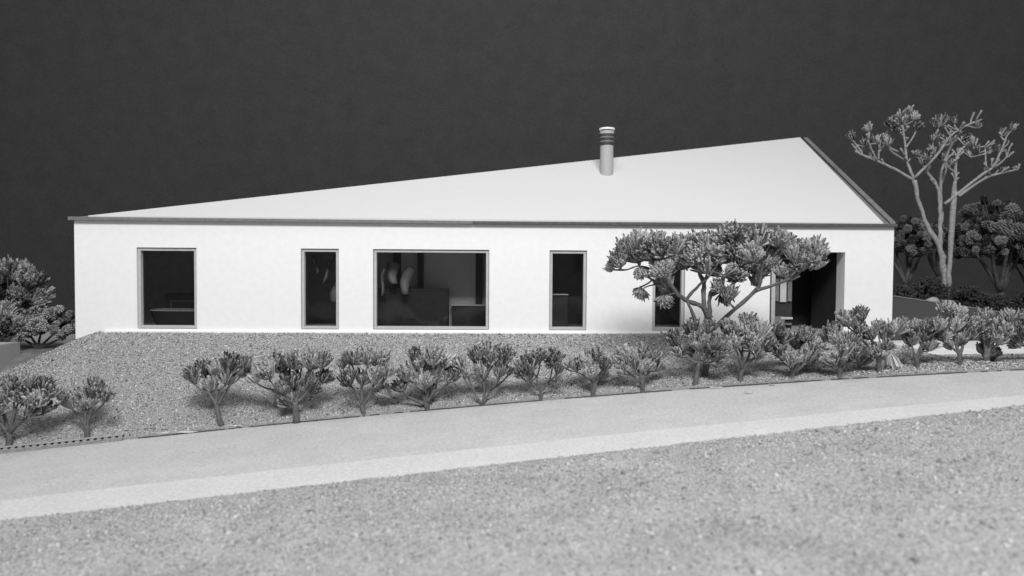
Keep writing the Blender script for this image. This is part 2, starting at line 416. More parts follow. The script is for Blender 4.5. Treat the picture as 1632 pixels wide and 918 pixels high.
box('rear_panel', M['inner'], house, 11.93, 18.88, 3.6, 3.7, -.018, 2.9)
box('rear_panel', M['inner'], house, 5.03, 7.49, 3.6, 3.7, -.018, 2.9)
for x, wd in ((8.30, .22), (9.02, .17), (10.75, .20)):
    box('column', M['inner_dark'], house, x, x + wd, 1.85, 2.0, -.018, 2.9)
o = tag(empty('brightening_board', (22.6, 8.6, -1.2)), 'pale board added behind the house to brighten the passage', 'wall')  # made-up white board, added to brighten the view through the passage
box('wall_board', M['white_card'], o, -4.5, .9, 0, .15, 0, 3.6)  # the added brightening board itself, not a real wall
# furniture standing inside, seen through the panes
def item(name, m, label, cat, *a):
    o = empty(name, ((a[0] + a[1]) / 2, (a[2] + a[3]) / 2, a[4])); cx, cy, cz = (a[0] + a[1]) / 2, (a[2] + a[3]) / 2, a[4]
    tag(o, label, cat); return o, (lambda nm, mm, x0, x1, y0, y1, z0, z1, bevel=.01: box(nm, mm, o, x0 - cx, x1 - cx, y0 - cy, y1 - cy, z0 - cz, z1 - cz, bevel=bevel))
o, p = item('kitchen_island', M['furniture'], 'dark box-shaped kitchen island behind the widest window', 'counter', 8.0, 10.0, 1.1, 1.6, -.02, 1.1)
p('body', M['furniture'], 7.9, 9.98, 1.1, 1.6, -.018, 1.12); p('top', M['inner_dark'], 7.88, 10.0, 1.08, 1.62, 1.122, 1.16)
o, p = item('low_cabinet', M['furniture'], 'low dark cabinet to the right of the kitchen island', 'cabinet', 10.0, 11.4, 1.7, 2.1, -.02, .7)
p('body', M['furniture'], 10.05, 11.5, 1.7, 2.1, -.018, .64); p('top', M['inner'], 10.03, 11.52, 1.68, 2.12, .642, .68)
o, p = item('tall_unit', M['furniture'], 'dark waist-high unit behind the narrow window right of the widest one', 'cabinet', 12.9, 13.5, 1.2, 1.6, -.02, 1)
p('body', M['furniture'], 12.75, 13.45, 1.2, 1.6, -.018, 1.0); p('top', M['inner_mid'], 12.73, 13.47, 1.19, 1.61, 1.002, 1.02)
# bath: shell with a pale rim, behind the leftmost window
bath = tag(empty('bathtub', (2.4, 1.3, -.018)), 'dark bathtub with a thin pale rim behind the leftmost window', 'bathtub')
n = 28; mb = MB(); pts = []
for z, k in ((0, .78), (.30, .93), (.52, 1.0)):
    for i in range(n):
        t = 2 * math.pi * i / n; sx = abs(math.cos(t)) ** .5 * (1 if math.cos(t) > 0 else -1); sy = abs(math.sin(t)) ** .6 * (1 if math.sin(t) > 0 else -1)
        mb.v.append((.95 * k * sx, .38 * k * sy, z))
for j in range(2):
    for i in range(n): mb.f.append((j * n + i, j * n + (i + 1) % n, (j + 1) * n + (i + 1) % n, (j + 1) * n + i))
mb.f.append(tuple(range(n))[::-1]); mb.build('shell', M['furniture'], bath, smooth=True)
ring = [(p[0], p[1], .525) for p in mb.v[2 * n:3 * n]]
MB().tube(ring + [ring[0], ring[1]], [.014] * (n + 2), 6).build('rim', M['frame'], bath)
o = tag(empty('splash_panel', (2.45, 1.95, -.018)), 'thin outlined dark panel standing behind the bathtub', 'panel')
box('board', M['furniture'], o, -.9, .95, 0, .06, 0, .98); box('edge_strip', M['trim'], o, -.72, .95, -.02, -.003, .74, .755)
box('edge_strip', M['trim'], o, -.735, -.72, -.02, -.003, .5, .755)

def curled(label, x, y, z, w, h_, lean, m_, taper=.5):  # curved shell added behind a pane, shaped like a reflection in the glass
    o = tag(empty('pane_reflection', (x, y, z - h_ / 2)), label, 'card scrap'); mb = MB(); nu_, nv_ = 7, 9
    for side in (0, 1):
        for j in range(nv_):
            t = j / (nv_ - 1); ww = w / 2 * (.42 + .58 * math.sin(math.pi * (.08 + .84 * (1 - t) ** taper)))
            for i in range(nu_):
                s_ = i / (nu_ - 1) * 2 - 1; mb.v.append((s_ * ww + lean * (t - .5) + .05 * math.sin(t * 5 + w * 9), .10 * s_ * s_ + .08 * math.sin(t * 3) + side * .012, t * h_))
    k = nu_ * nv_
    for j in range(nv_ - 1):
        for i in range(nu_ - 1):
            a = j * nu_ + i; mb.f += [(a, a + 1, a + nu_ + 1, a + nu_), (k + a + 1, k + a, k + a + nu_, k + a + nu_ + 1)]
    edge = [(0, i) for i in range(nu_)] + [(j, nu_ - 1) for j in range(1, nv_)] + [(nv_ - 1, i) for i in range(nu_ - 2, -1, -1)] + [(j, 0) for j in range(nv_ - 2, -1, -1)]
    for (j, i), (j2, i2) in zip(edge[:-1], edge[1:]): mb.f.append((j2 * nu_ + i2, j * nu_ + i, k + j * nu_ + i, k + j2 * nu_ + i2))
    mb.build('curl', m_, o, smooth=True)
M['scrap'] = mat('pane_reflection_grey', .14, .30, 3, .6, blotch=1.2)  # pale tone of the pane reflections, put into the colour
curled('largest pale shape added as a reflection in the widest window', 8.82, .62, 1.42, .32, .80, .10, M['scrap'])
curled('pointed pale shape added as a reflection in the upper left of the widest window', 8.42, .66, 1.62, .38, .62, -.12, M['scrap'], .25)
curled('thin pale shape added as a reflection at the left edge of the widest window', 8.15, .60, 1.35, .12, .75, .12, M['scrap'])
curled('broad pale shape added as a reflection low in the narrow window left of the widest one', 6.88, .6, 1.10, .34, .62, .14, M['scrap'], .8)
curled('slanting thin shape added as a reflection in the narrow window left of the widest one', 6.62, .66, 1.72, .14, .8, .36, M['scrap'])
curled('small upright shape added as a reflection high in the narrow window left of the widest one', 6.26, .62, 1.85, .11, .5, -.05, M['scrap'])

# ------------------------------------------------------------------ right side: slab, dark ramp wall, raised bed
mb = MB(); mb.box(22.5, 31, -1.25, .99, -.62, -.27); tag(mb.build('patio_slab', M['slab'], bevel=.01), kind='structure')
def rw(x): return 1.02 - .142 * (x - 22.94)
mb = MB(); mb.add([(22.42, 1.0, -.8), (29.5, 1.0, -.8), (29.5, 1.0, rw(29.5)), (22.42, 1.0, rw(22.42)), (22.42, 1.12, -.8), (29.5, 1.12, -.8), (29.5, 1.12, rw(29.5)), (22.42, 1.12, rw(22.42))],
                  [(0, 1, 2, 3), (7, 6, 5, 4), (0, 4, 5, 1), (1, 5, 6, 2), (2, 6, 7, 3), (3, 7, 4, 0)])
rwall = tag(empty('ramp_wall', (22.42, 1.0, 0)), 'dark grey retaining wall sloping down from the right end of the house', 'wall')
for vv in range(len(mb.v)): mb.v[vv] = (mb.v[vv][0] - 22.42, mb.v[vv][1] - 1.0, mb.v[vv][2])
mb.build('wall_board', M['ramp'], rwall)
mb = MB(); e = [(0, -.02, rw(22.42) + .001), (7.1, -.02, rw(29.52) + .001), (7.1, .14, rw(29.52) + .001), (0, .14, rw(22.42) + .001)]
mb.prism([(x, y, z + .03) for x, y, z in e], .028).build('coping', M['trim'], rwall)
X, Y = np.meshgrid(np.linspace(22.5, 44, 44), np.linspace(1.13, 12.6, 24))
Z = np.maximum(rw(X), -.2) - .12 + .03 * np.sin(X * 2.1 + Y) + .012 * (Y - 1) * np.clip(30 - X, 0, 6) * .5
sheet('raised_bed', X, Y, Z, M['soil'], 1.5)
tag(box('path_slab', M['slab_grey'], None, -7, -.02, 3.9, 5.6, -.9, -.2, bevel=.01), kind='structure')
o = tag(empty('card_offcut', (27.95, 4.2, .5)), 'small white block of card lying on the raised bed at the right', 'card block')
mb = MB(); mb.add([(-.55, 0, -.1), (.5, 0, -.1), (.5, 0, .46), (-.45, 0, .46), (-.5, .3, -.1), (.45, .3, -.1), (.45, .3, .46), (-.4, .3, .46)],
                  [(0, 1, 2, 3), (7, 6, 5, 4), (0, 4, 5, 1), (1, 5, 6, 2), (2, 6, 7, 3), (3, 7, 4, 0)])
mb.build('block', M['slab_grey'], o, bevel=.02)
# planter on the left: hollow tray, soil inside
pl = tag(empty('planter_box', (-2.1, 1.0, -1.2)), 'light grey card planter tray cut off by the left edge', 'planter')
PH = .80
box('side_panel', M['planter'], pl, -.12, 0, -3.2, 0, 0, PH, bevel=.008); box('side_panel', M['planter'], pl, -3.1, -2.98, -3.2, 0, 0, PH, bevel=.008)
box('end_panel', M['planter'], pl, -2.979, -.121, -.12, 0, 0, PH - .002, bevel=.008); box('end_panel', M['planter'], pl, -2.979, -.121, -3.2, -3.08, 0, PH - .002, bevel=.008)
box('filling', M['slab'], pl, -2.978, -.122, -3.078, -.122, 0, PH - .06)

# ------------------------------------------------------------------ edge of corrugated board at the roadside, torn card, litter
xs = np.arange(-3.0, 3.4, .14)
ox, oy, oz = 0.0, float(FAR(0)), float(RZ(0))
cor = tag(empty('corrugated_edge', (ox, oy, oz)), 'strip of corrugated cardboard edge with a row of dark flute holes beside the road', 'cardboard strip')
def fy(x): return float(FAR(x)) - .03 + .012 * math.sin(x * 2.3)
for nm, m_, z0, z1, dy in (('liner', 'planter', .045, .058, 0), ('liner', 'slab_grey', .112, .132, -.004), ('lip', 'bed', 0.004, .044, -.05)):
    mb = MB()
    for a, b in zip(xs[:-1], xs[1:]):
        za, zb = float(RZ(a)) - oz, float(RZ(b)) - oz; ya, yb = fy(a) - oy + dy, fy(b) - oy + dy
        w = .06 - dy; ja, jb = [(.008 if nm == 'lip' else .002) * math.sin(q * 17) for q in (a, b)]
        mb.add([(a, ya + ja, za + z0), (b, yb + jb, zb + z0), (b, yb + jb, zb + z1 + jb), (a, ya + ja, za + z1 + ja), (a, ya + w, za + z0), (b, yb + w, zb + z0), (b, yb + w, zb + z1 + jb), (a, ya + w, za + z1 + ja)],
               [(0, 1, 2, 3), (7, 6, 5, 4), (0, 4, 5, 1), (3, 2, 6, 7)])
    mb.build(nm, M[m_], cor)
# each web between two holes is waisted, so the holes read round
wp = MB(); n_ = 7
for y_ in (.006, .05):
    for k_ in range(n_):
        t_ = k_ / (n_ - 1); wd_ = .07 - math.sqrt(max(0, 1 - (2 * t_ - 1) ** 2)) * .034
        wp.v += [(-wd_, y_, .056 + t_ * .058), (wd_, y_, .056 + t_ * .058)]
for k_ in range(n_ - 1):
    a_ = 2 * k_; b_ = a_ + 2 * n_
    wp.f += [(a_, a_ + 1, a_ + 3, a_ + 2), (b_ + 1, b_, b_ + 2, b_ + 3), (a_ + 1, b_ + 1, b_ + 3, a_ + 3), (b_, a_, a_ + 2, b_ + 2)]
me = wp.mesh('flute_web', M['planter']); me0 = MB().box(-.069, .069, .051, .058, .056, .114).mesh('flute_core', M['gap'])
for x in xs[:-1]:
    for mm, nm in ((me, 'flute_web'), (me0, 'flute_core')):
        o = bpy.data.objects.new(nm, mm); C.objects.link(o); o.parent = cor
        o.location = Vector((x + .07, fy(x + .07) - oy, float(RZ(x + .07)) - oz + rnd.uniform(-.002, .002))) * S
def sliver(name, label, cat, x, y, L, w, h, rot, m, zoff=.02, z=None):
    z = float(RZ(x)) + zoff if z is None else z
    o = empty(name, (x, y, z)); mb = MB(); k = 7
    pts = [(-L / 2 + L * i / (k - 1)) for i in range(k)]
    for side in (-1, 1):
        for i, px in enumerate(pts):
            mb.v.append((px, side * w / 2 * (1 - abs(px / L * 2) ** 3) * rnd.uniform(.6, 1.2) + w * .3 * math.sin(i), h * rnd.uniform(.1, .8)))
    for side in (0, 1):
        for i in range(k): v_ = mb.v[side * k + i]; mb.v.append((v_[0], v_[1], v_[2] - .018))
    for i in range(k - 1):
        mb.f += [(i, i + 1, k + i + 1, k + i), (2 * k + i, 3 * k + i, 3 * k + i + 1, 2 * k + i + 1), (i, 2 * k + i, 2 * k + i + 1, i + 1), (k + i, k + i + 1, 3 * k + i + 1, 3 * k + i)]
    mb.build('strip', m, o); o.rotation_euler.z = rot
    return tag(o, label, cat)
sliver('torn_card', 'long pale torn card sliver lying on the road edge left of the first full shrub', 'card scrap', 4.35, -4.05, 1.0, .05, .06, .09, M['torn'], .03)
sliver('torn_card', 'ragged dark torn gap in the card beside the end of the flute holes', 'card scrap', 4.1, -3.92, .95, .12, .10, .06, M['gap'], .06)
sliver('torn_card', 'small pale scrap of card below the shrub standing alone left of the gap', 'card scrap', 5.6, -3.93, .32, .05, .05, -.1, M['torn'], .05)
sliver('leaf_flake', 'pale dried leaf flake lying out on the road below the big tree', 'leaf flake', 16.75, -4.62, .2, .05, .05, -.3, M['leaf_pale'], .02)
sliver('leaf_flake', 'thin pale flake at the road edge below the big tree', 'leaf flake', 16.3, -3.78, .3, .035, .03, .05, M['leaf_pale'], .03)
sliver('leaf_flake', 'small dark flake on the road just right of the pale flake', 'leaf flake', 17.5, -3.95, .13, .06, .05, .6, M['leaf'], .02)
sliver('leaf_flake', 'long flat pale flake at the foot of the second shrub from the right edge', 'leaf flake', 22.5, -3.7, .34, .05, .05, .1, M['leaf_pale'], .10)
sliver('leaf_flake', 'thin pale flake under the small round shrub near the middle', 'leaf flake', 12.6, -3.45, .36, .04, .03, .12, M['leaf_pale'], .06)
sliver('leaf_flake', 'tiny pale leaf standing at the foot of the shrub with the bright leaf cup', 'leaf flake', 20.5, -3.45, .22, .07, .15, -.4, M['leaf_pale'], .10)
# ------------------------------------------------------------------ plants made of dried flower heads
def tuft_mesh(name, m, seed, n=58, spread=62, lmin=.80, lmax=1.05, w=.062, curl=.55, sides=4, shell=.12):
    """a cup of stiff little fingers fanning from one stalk; about 1 long"""
    r = random.Random(seed); mb = MB()
    lean = Vector((r.uniform(-.25, .25), r.uniform(-.25, .25), 1)).normalized()
    for i in range(n):
        th = math.radians(spread) * math.sqrt((i + .5) / n) * r.uniform(.85, 1.12); ph = i * 2.399963 + r.uniform(-.35, .35)
        d = Vector((math.sin(th) * math.cos(ph), math.sin(th) * math.sin(ph), math.cos(th)))
        Lg = r.uniform(lmin, lmax) * (1 - .12 * th) * r.choice((1, 1, 1, .8, 1.15, .9))
        up = (d * (1 - curl) + lean * curl).normalized()
        side = Vector((r.uniform(-1, 1), r.uniform(-1, 1), r.uniform(-1, 1))) * .10
        p = [d * shell, d * (shell + Lg * .35), d * (Lg * .55) + up * (Lg * .2) + side * .5, d * (Lg * .6) + up * (Lg * .4) + side, d * (Lg * .62) + up * (Lg * .5) + side * 1.5]
        ww = w * r.uniform(.7, 1.3)
        flat = r.uniform(.45, .9)
        b = len(mb.v); a = d.cross(Vector((.3, .5, .8))).normalized(); rings = [.4, .8, 1.05, 1.25, .95]
        tw = r.uniform(0, 3)
        for k, q in enumerate(p):
            ax = (a * math.cos(tw) + d.cross(a) * math.sin(tw)); bx = d.cross(ax)
            for s_ in range(sides):
                t = 2 * math.pi * s_ / sides; rr = ww * rings[k] * r.uniform(.75, 1.25)
                mb.v.append(tuple(q + ax * math.cos(t) * rr + bx * math.sin(t) * rr * flat))
        for k in range(len(p) - 1):
            for s_ in range(sides):
                mb.f.append((b + k * sides + s_, b + k * sides + (s_ + 1) % sides, b + (k + 1) * sides + (s_ + 1) % sides, b + (k + 1) * sides + s_))
        e = b + (len(p) - 1) * sides; mb.f.append(tuple(e + s_ for s_ in range(sides)))
    # woody calyx
    mb.tube([(0, 0, -.12), (0, 0, .02), (0, 0, .2), (0, 0, .34)], [.045, .06, .12, .05], 6)
    return mb.mesh(name, m)
TUFT = [tuft_mesh('leaf_tuft', M['leaf'], 100 + i, n=r_n, spread=sp, w=w_, curl=cu, shell=.04) for i, (r_n, sp, w_, cu) in enumerate(
    [(88, 50, .056, .64), (80, 56, .06, .58), (92, 46, .052, .72), (76, 58, .064, .52), (86, 52, .056, .72), (94, 44, .05, .66), (78, 62, .058, .5), (84, 48, .06, .72),
     (88, 54, .054, .58), (80, 50, .06, .76), (68, 60, .068, .56), (90, 54, .053, .62)])]
PALE = [tuft_mesh('leaf_tuft', M['leaf_pale'], 300 + i, n=40, spread=50, w=.07, curl=.6) for i in range(3)]
def globe_mesh(name, m, seed):
    """knobbly round flower head, a ball of close-set knobs"""
    r = random.Random(seed); mb = MB(); n = 46
    for i in range(n):
        z = 1 - 2 * (i + .5) / n; ph = i * 2.399963; q = math.sqrt(1 - z * z)
        d = Vector((q * math.cos(ph), q * math.sin(ph), z)); a = d.orthogonal().normalized(); b_ = d.cross(a); b = len(mb.v); R_ = r.uniform(.86, 1.08)
        for rr, hh in ((.13, .45), (.17, .82), (.10, 1.0)):
            for s_ in range(5):
                t = 2 * math.pi * s_ / 5; mb.v.append(tuple(d * hh * R_ + a * math.cos(t) * rr + b_ * math.sin(t) * rr))
        for k in range(2):
            for s_ in range(5): mb.f.append((b + k * 5 + s_, b + k * 5 + (s_ + 1) % 5, b + (k + 1) * 5 + (s_ + 1) % 5, b + (k + 1) * 5 + s_))
        mb.f.append(tuple(b + 10 + s_ for s_ in range(5)))
    return mb.mesh(name, m)
HEAD = [globe_mesh('flower_head', M['leaf_back'], 400 + i) for i in range(4)]
HEAD_L = [globe_mesh('flower_head', M['leaf'], 450 + i) for i in range(3)]
BUD_L = [tuft_mesh('leaf_tuft', M['leaf'], 560 + i, n=80, spread=54, lmin=.8, lmax=1.1, w=.055, curl=.7, shell=.05) for i in range(3)]
BUD = [tuft_mesh('flower_head', M['leaf'], 500 + i, n=40, spread=58, lmin=.8, lmax=1.1, w=.07, curl=.75) for i in range(4)]
def put(me, parent, name, pos, d, sc, roll=None, flat=1.0):
    o = bpy.data.objects.new(name, me); C.objects.link(o); o.parent = parent
    q = Vector(d).normalized().to_track_quat('Z', 'Y') @ Quaternion((0, 0, 1), rnd.uniform(0, 6.28) if roll is None else roll)
    o.rotation_mode = 'QUATERNION'; o.rotation_quaternion = q; o.location = Vector(pos) * S
    o.scale = (sc * rnd.uniform(.9, 1.1), sc * rnd.uniform(.9, 1.1), sc * flat); return o
def bend(a, b, k, amt, r):
    a, b = Vector(a), Vector(b); out = []
    j = Vector((r.uniform(-1, 1), r.uniform(-1, 1), r.uniform(-.6, .2))) * amt * (b - a).length
    for i in range(k + 1):
        t = i / k; out.append(a.lerp(b, t) + j * math.sin(math.pi * t))
    return out
def shrub(code, base, fork, tufts, label, pale=(), thick=1.0, group='dried-stem shrubs in a row along the road'):
    r = random.Random(sum(map(ord, code)) * 7)
    o = empty('model_shrub', base); tag(o, label, 'shrub', group)
    F = Vector(fork); mb = MB()
    pts = bend((0, 0, -.06), F, 4, .06, r); mb.tube(pts, [.075 * thick, .058 * thick, .05 * thick, .05 * thick, .054 * thick], 9, .25, r)
    ts = sorted(tufts, key=lambda t: math.atan2(t[2] - F.z + .2, t[0] - F.x)); groups = [ts[i:i + 3] for i in range(0, len(ts), 3)]
    for g in groups:
        c = sum((Vector(t[:3]) for t in g), Vector()) / len(g)
        e = F.lerp(c, .55) - Vector((0, 0, .04))
        limb = bend(F - Vector((0, 0, .05)), e, 4, .09, r)
        mb.tube(limb, [.042 * thick, .036 * thick, .032 * thick, .028 * thick, .026 * thick], 7, .25, r)
        for t in g:
            p = Vector(t[:3]); rad = abs(t[3]); d = tdir(p, F, t[3], r); sc = rad * 1.5
            bp = p - d * sc * .55
            s0 = limb[3] if r.random() < .5 else e
            tw = bend(s0, bp, 3, .1, r); mb.tube(tw, [.024, .02, .018, .018], 6, .25, r)
            t_ = put(r.choice(PALE if ts.index(t) in pale else TUFT), o, 'leaf_tuft', bp, d, sc, r.uniform(0, 6))
            # a smaller side tuft thickens the clump
            for q_ in range(1 if rad > .17 else 0):
                d2 = (d + Vector((r.uniform(-.8, .8), r.uniform(-.6, .6), r.uniform(-.05, .4)))).normalized()
                put(r.choice(TUFT), o, 'leaf_tuft', bp + d * .02, d2, sc * r.uniform(.6, .85), r.uniform(0, 6))
    mb.build('trunk', M['stem'], o, smooth=True)
    return o
def tdir(p, F, s, r):
    if s < 0: return Vector((r.uniform(-.3, .3), -.3, -1)).normalized()
    a = (p - F); a.y *= .8
    return (a.normalized() * .75 + Vector((r.uniform(-.15, .15), r.uniform(-.45, .1), .85))).normalized()
SHRUBS=[
  ('A', (0.98, -4.39, -2.04), (0.03, 0.0, 0.32), [(0.16, -0.05, 1.37, 0.24), (0.64, -0.3, 1.48, 0.24), (0.82, -0.08, 1.35, 0.22), (0.97, -0.07, 1.18, 0.19), (0.84, -0.33, 1.09, 0.24), (0.36, -0.07, 1.11, 0.24), (-0.06, 0.08, 1.08, 0.24), (-0.42, 0.23, 1.26, 0.24), (-0.54, 0.2, 0.93, 0.24), (0.48, -0.06, 0.77, 0.22), (0.78, 0.03, 0.83, 0.19), (-0.1, -0.17, 0.86, 0.22), (0.69, -0.07, 1.35, 0.19), (-0.45, -0.3, 1.15, 0.22)]) ,
  ('B', (2.54, -4.19, -1.93), (-0.01, 0.0, 0.3), [(-0.5, -0.06, 0.96, 0.19), (-0.53, 0.32, 0.75, 0.22), (-0.24, 0.25, 0.91, 0.25), (0.13, 0.06, 1.08, 0.25), (0.04, 0.23, 1.2, 0.16), (0.52, -0.23, 0.99, 0.19), (-0.12, -0.04, 0.75, 0.16), (0.04, 0.1, 0.8, 0.19)]) ,
  ('C', (5.29, -3.85, -1.69), (-0.12, 0.0, 0.45), [(-0.64, 0.05, 1.06, 0.25), (-0.53, 0.27, 1.17, 0.25), (-0.22, 0.29, 1.2, 0.28), (0.22, -0.08, 1.32, 0.31), (0.41, 0.08, 1.2, 0.22), (-0.3, 0.13, 0.88, 0.25), (0.12, 0.0, 1.07, 0.25), (0.61, -0.24, 1.43, 0.17)]) ,
  ('D', (6.91, -3.8, -1.61), (-0.04, 0.0, 0.42), [(-0.93, -0.01, 0.98, 0.22), (-0.56, -0.31, 1.16, 0.28), (-0.48, 0.33, 1.21, 0.28), (-0.08, 0.07, 1.32, 0.25), (0.3, 0.04, 1.33, 0.28), (0.62, -0.15, 1.35, 0.22), (0.63, 0.08, 0.97, 0.2), (0.29, 0.05, 0.86, 0.28), (-0.11, 0.29, 0.86, 0.31), (-0.33, 0.07, 0.72, 0.22), (-0.52, 0.01, 1.33, 0.22), (0.39, -0.07, 0.71, 0.17), (-0.25, 0.02, 0.44, 0.2)]) ,
  ('E', (8.39, -3.68, -1.55), (-0.06, 0.0, 0.27), [(-0.5, -0.01, 1.23, 0.2), (-0.24, -0.26, 1.36, 0.22), (0.08, -0.15, 1.35, 0.25), (0.37, 0.06, 1.29, 0.25), (0.57, -0.35, 1.1, 0.2), (-0.32, -0.34, 0.92, 0.25), (-0.05, 0.03, 0.87, 0.22), (0.29, -0.17, 0.93, 0.25)]) ,
  ('F', (9.8, -3.61, -1.45), (-0.06, 0.0, 0.23), [(-0.95, 0.01, 0.44, 0.23), (-0.62, -0.02, 0.59, 0.2), (-0.47, -0.12, 0.89, 0.25), (-0.18, 0.1, 1.07, 0.28), (0.13, -0.23, 1.3, 0.28), (0.4, -0.07, 1.2, 0.25), (0.54, -0.06, 0.81, 0.23), (0.24, 0.1, 0.85, 0.28), (-0.09, -0.17, 0.75, 0.28), (-0.31, -0.03, 1.3, 0.2), (0.1, 0.19, 0.45, 0.2)]) ,
  ('G', (11.02, -3.56, -1.37), (-0.0, 0.0, 0.1), [(-0.54, -0.04, 1.05, 0.23), (-0.33, 0.04, 0.82, 0.2), (-0.1, 0.31, 1.13, 0.28), (0.23, -0.08, 1.27, 0.28), (0.49, -0.33, 1.19, 0.28), (0.38, -0.21, 0.89, 0.23), (0.02, 0.05, 0.85, 0.23), (0.62, 0.09, 0.82, 0.14)]) ,
  ('H', (12.36, -3.54, -1.23), (-0.0, 0.0, 0.29), [(-0.46, -0.05, 0.77, 0.23), (-0.26, -0.13, 0.92, 0.26), (-0.03, -0.25, 1.09, 0.2), (0.28, -0.01, 0.96, 0.26), (0.36, -0.35, 0.81, 0.17), (0.41, 0.15, 0.54, 0.14), (-0.31, 0.08, 0.56, 0.17)]) ,
  ('I', (13.55, -3.54, -1.14), (0.04, 0.0, 0.35), [(-0.43, 0.09, 0.73, 0.2), (-0.17, 0.18, 0.79, 0.26), (0.11, 0.35, 0.85, 0.26), (0.26, -0.1, 0.76, 0.2), (-0.1, -0.16, 0.63, 0.23), (0.26, 0.35, 0.51, 0.17)]) ,
  ('J', (14.66, -3.56, -1.04), (-0.0, 0.0, 0.32), [(-0.55, 0.06, 0.75, 0.23), (-0.35, -0.07, 0.91, 0.25), (0.04, 0.34, 0.92, 0.25), (0.27, 0.02, 0.86, 0.2), (0.44, 0.24, 0.61, 0.17), (-0.2, -0.16, 0.7, 0.2), (0.15, -0.06, 0.66, 0.17), (-0.49, -0.04, 0.57, 0.17)]) ,
  ('K', (15.89, -3.5, -0.84), (0.08, 0.0, 0.55), [(-0.5, -0.07, 1.06, 0.26), (-0.43, -0.09, 0.77, 0.2), (0.05, 0.35, 1.24, 0.28), (0.09, -0.03, 0.99, 0.28), (0.35, -0.37, 1.02, 0.26), (0.5, -0.35, 0.74, 0.23), (0.3, -0.07, 0.63, 0.2), (-0.05, 0.22, 0.74, 0.17), (0.55, -0.1, 0.49, 0.14), (0.3, -0.04, 1.32, 0.2)]) ,
  ('L', (16.94, -3.53, -0.75), (0.04, 0.0, 0.32), [(-0.34, -0.08, 1.23, 0.26), (0.25, 0.37, 1.33, 0.26), (0.47, -0.06, 1.16, 0.26), (0.83, -0.06, 1.19, 0.2), (0.15, -0.33, 0.93, 0.26), (-0.27, -0.34, 0.93, 0.23), (0.61, -0.07, 0.83, 0.23), (1.05, 0.13, 1.0, 0.23), (0.33, -0.27, 0.64, 0.17), (0.09, -0.09, 1.15, 0.23)]) ,
  ('M', (18.09, -3.62, -0.66), (0.04, 0.0, 0.17), [(-0.29, -0.0, 0.6, 0.23), (-0.12, -0.19, 0.48, 0.25), (0.35, 0.38, 0.12, 0.2), (0.36, -0.08, 0.54, 0.25), (0.55, 0.02, 0.75, 0.25), (0.19, 0.21, 0.8, 0.23), (0.31, -0.02, 1.01, 0.23), (0.85, 0.37, 0.9, 0.23), (0.65, -0.02, 0.39, 0.2), (0.87, -0.05, 1.09, 0.2)]) ,
  ('N', (19.1, -3.82, -0.6), (0.02, 0.0, 0.19), [(-0.2, -0.02, 0.36, 0.2), (-0.08, -0.35, 0.68, 0.25), (0.35, -0.06, 0.58, 0.25), (-0.09, -0.05, 0.86, 0.22), (0.68, 0.3, 0.32, 0.2), (0.01, 0.25, 1.09, 0.17), (0.23, -0.0, 0.85, 0.22)]) ,
  ('O', (20.05, -3.74, -0.49), (-0.02, 0.0, 0.32), [(-0.81, -0.09, 1.21, 0.25), (-0.57, -0.19, 1.3, 0.22), (-0.61, -0.2, 1.02, 0.22), (-0.25, -0.06, 0.86, 0.2), (-0.28, -0.2, 0.48, 0.2), (0.29, 0.28, 0.86, 0.25), (0.36, -0.07, 1.01, 0.22), (0.0, -0.34, 0.64, 0.17), (0.13, 0.33, 1.03, 0.17)]) ,
  ('P', (20.96, -3.67, -0.4), (-0.02, 0.0, 0.22), [(-0.32, 0.01, 0.96, 0.23), (0.18, 0.37, 0.88, 0.25), (0.21, -0.07, 0.97, 0.2), (-0.13, 0.08, 0.64, 0.23), (0.26, 0.12, 0.71, 0.23), (0.61, 0.22, 0.77, 0.2), (-0.19, 0.05, 0.35, 0.17), (0.29, -0.0, 0.51, 0.2), (0.31, -0.31, 1.01, 0.2)]) ,
  ('Q', (22.01, -3.62, -0.35), (-0.02, 0.0, 0.3), [(-0.41, -0.06, 1.29, 0.2), (0.06, 0.28, 1.2, 0.23), (0.31, 0.3, 0.93, 0.23), (-0.13, 0.08, 0.92, 0.23), (-0.55, -0.12, 0.68, 0.2), (0.05, 0.12, 0.62, 0.23), (0.23, 0.06, 0.69, 0.2), (-0.22, 0.11, 0.44, 0.14)]) ,
  ('R', (22.78, -3.4, -0.32), (-0.02, 0.0, 0.18), [(-0.03, 0.06, 1.02, 0.29), (0.24, 0.02, 0.84, 0.23), (-0.21, 0.12, 0.82, 0.23), (0.04, 0.04, 0.54, 0.23), (0.19, -0.18, 0.56, 0.2), (0.09, 0.32, 0.29, 0.2), (0.21, 0.09, 0.24, 0.2), (0.27, -0.32, 0.79, 0.2), (0.27, 0.36, 0.1, 0.17)]) ,
  ('S', (24.0, -3.31, -0.25), (-0.13, 0.0, 0.32), [(-0.64, 0.09, 1.02, 0.2), (-0.31, 0.13, 0.95, 0.23), (-0.72, -0.35, 0.72, 0.2), (-0.45, 0.08, 0.39, 0.2), (-0.38, -0.28, 0.79, 0.26), (0.27, 0.36, 1.01, 0.26), (0.16, 0.03, 0.62, 0.26)]) ,
]
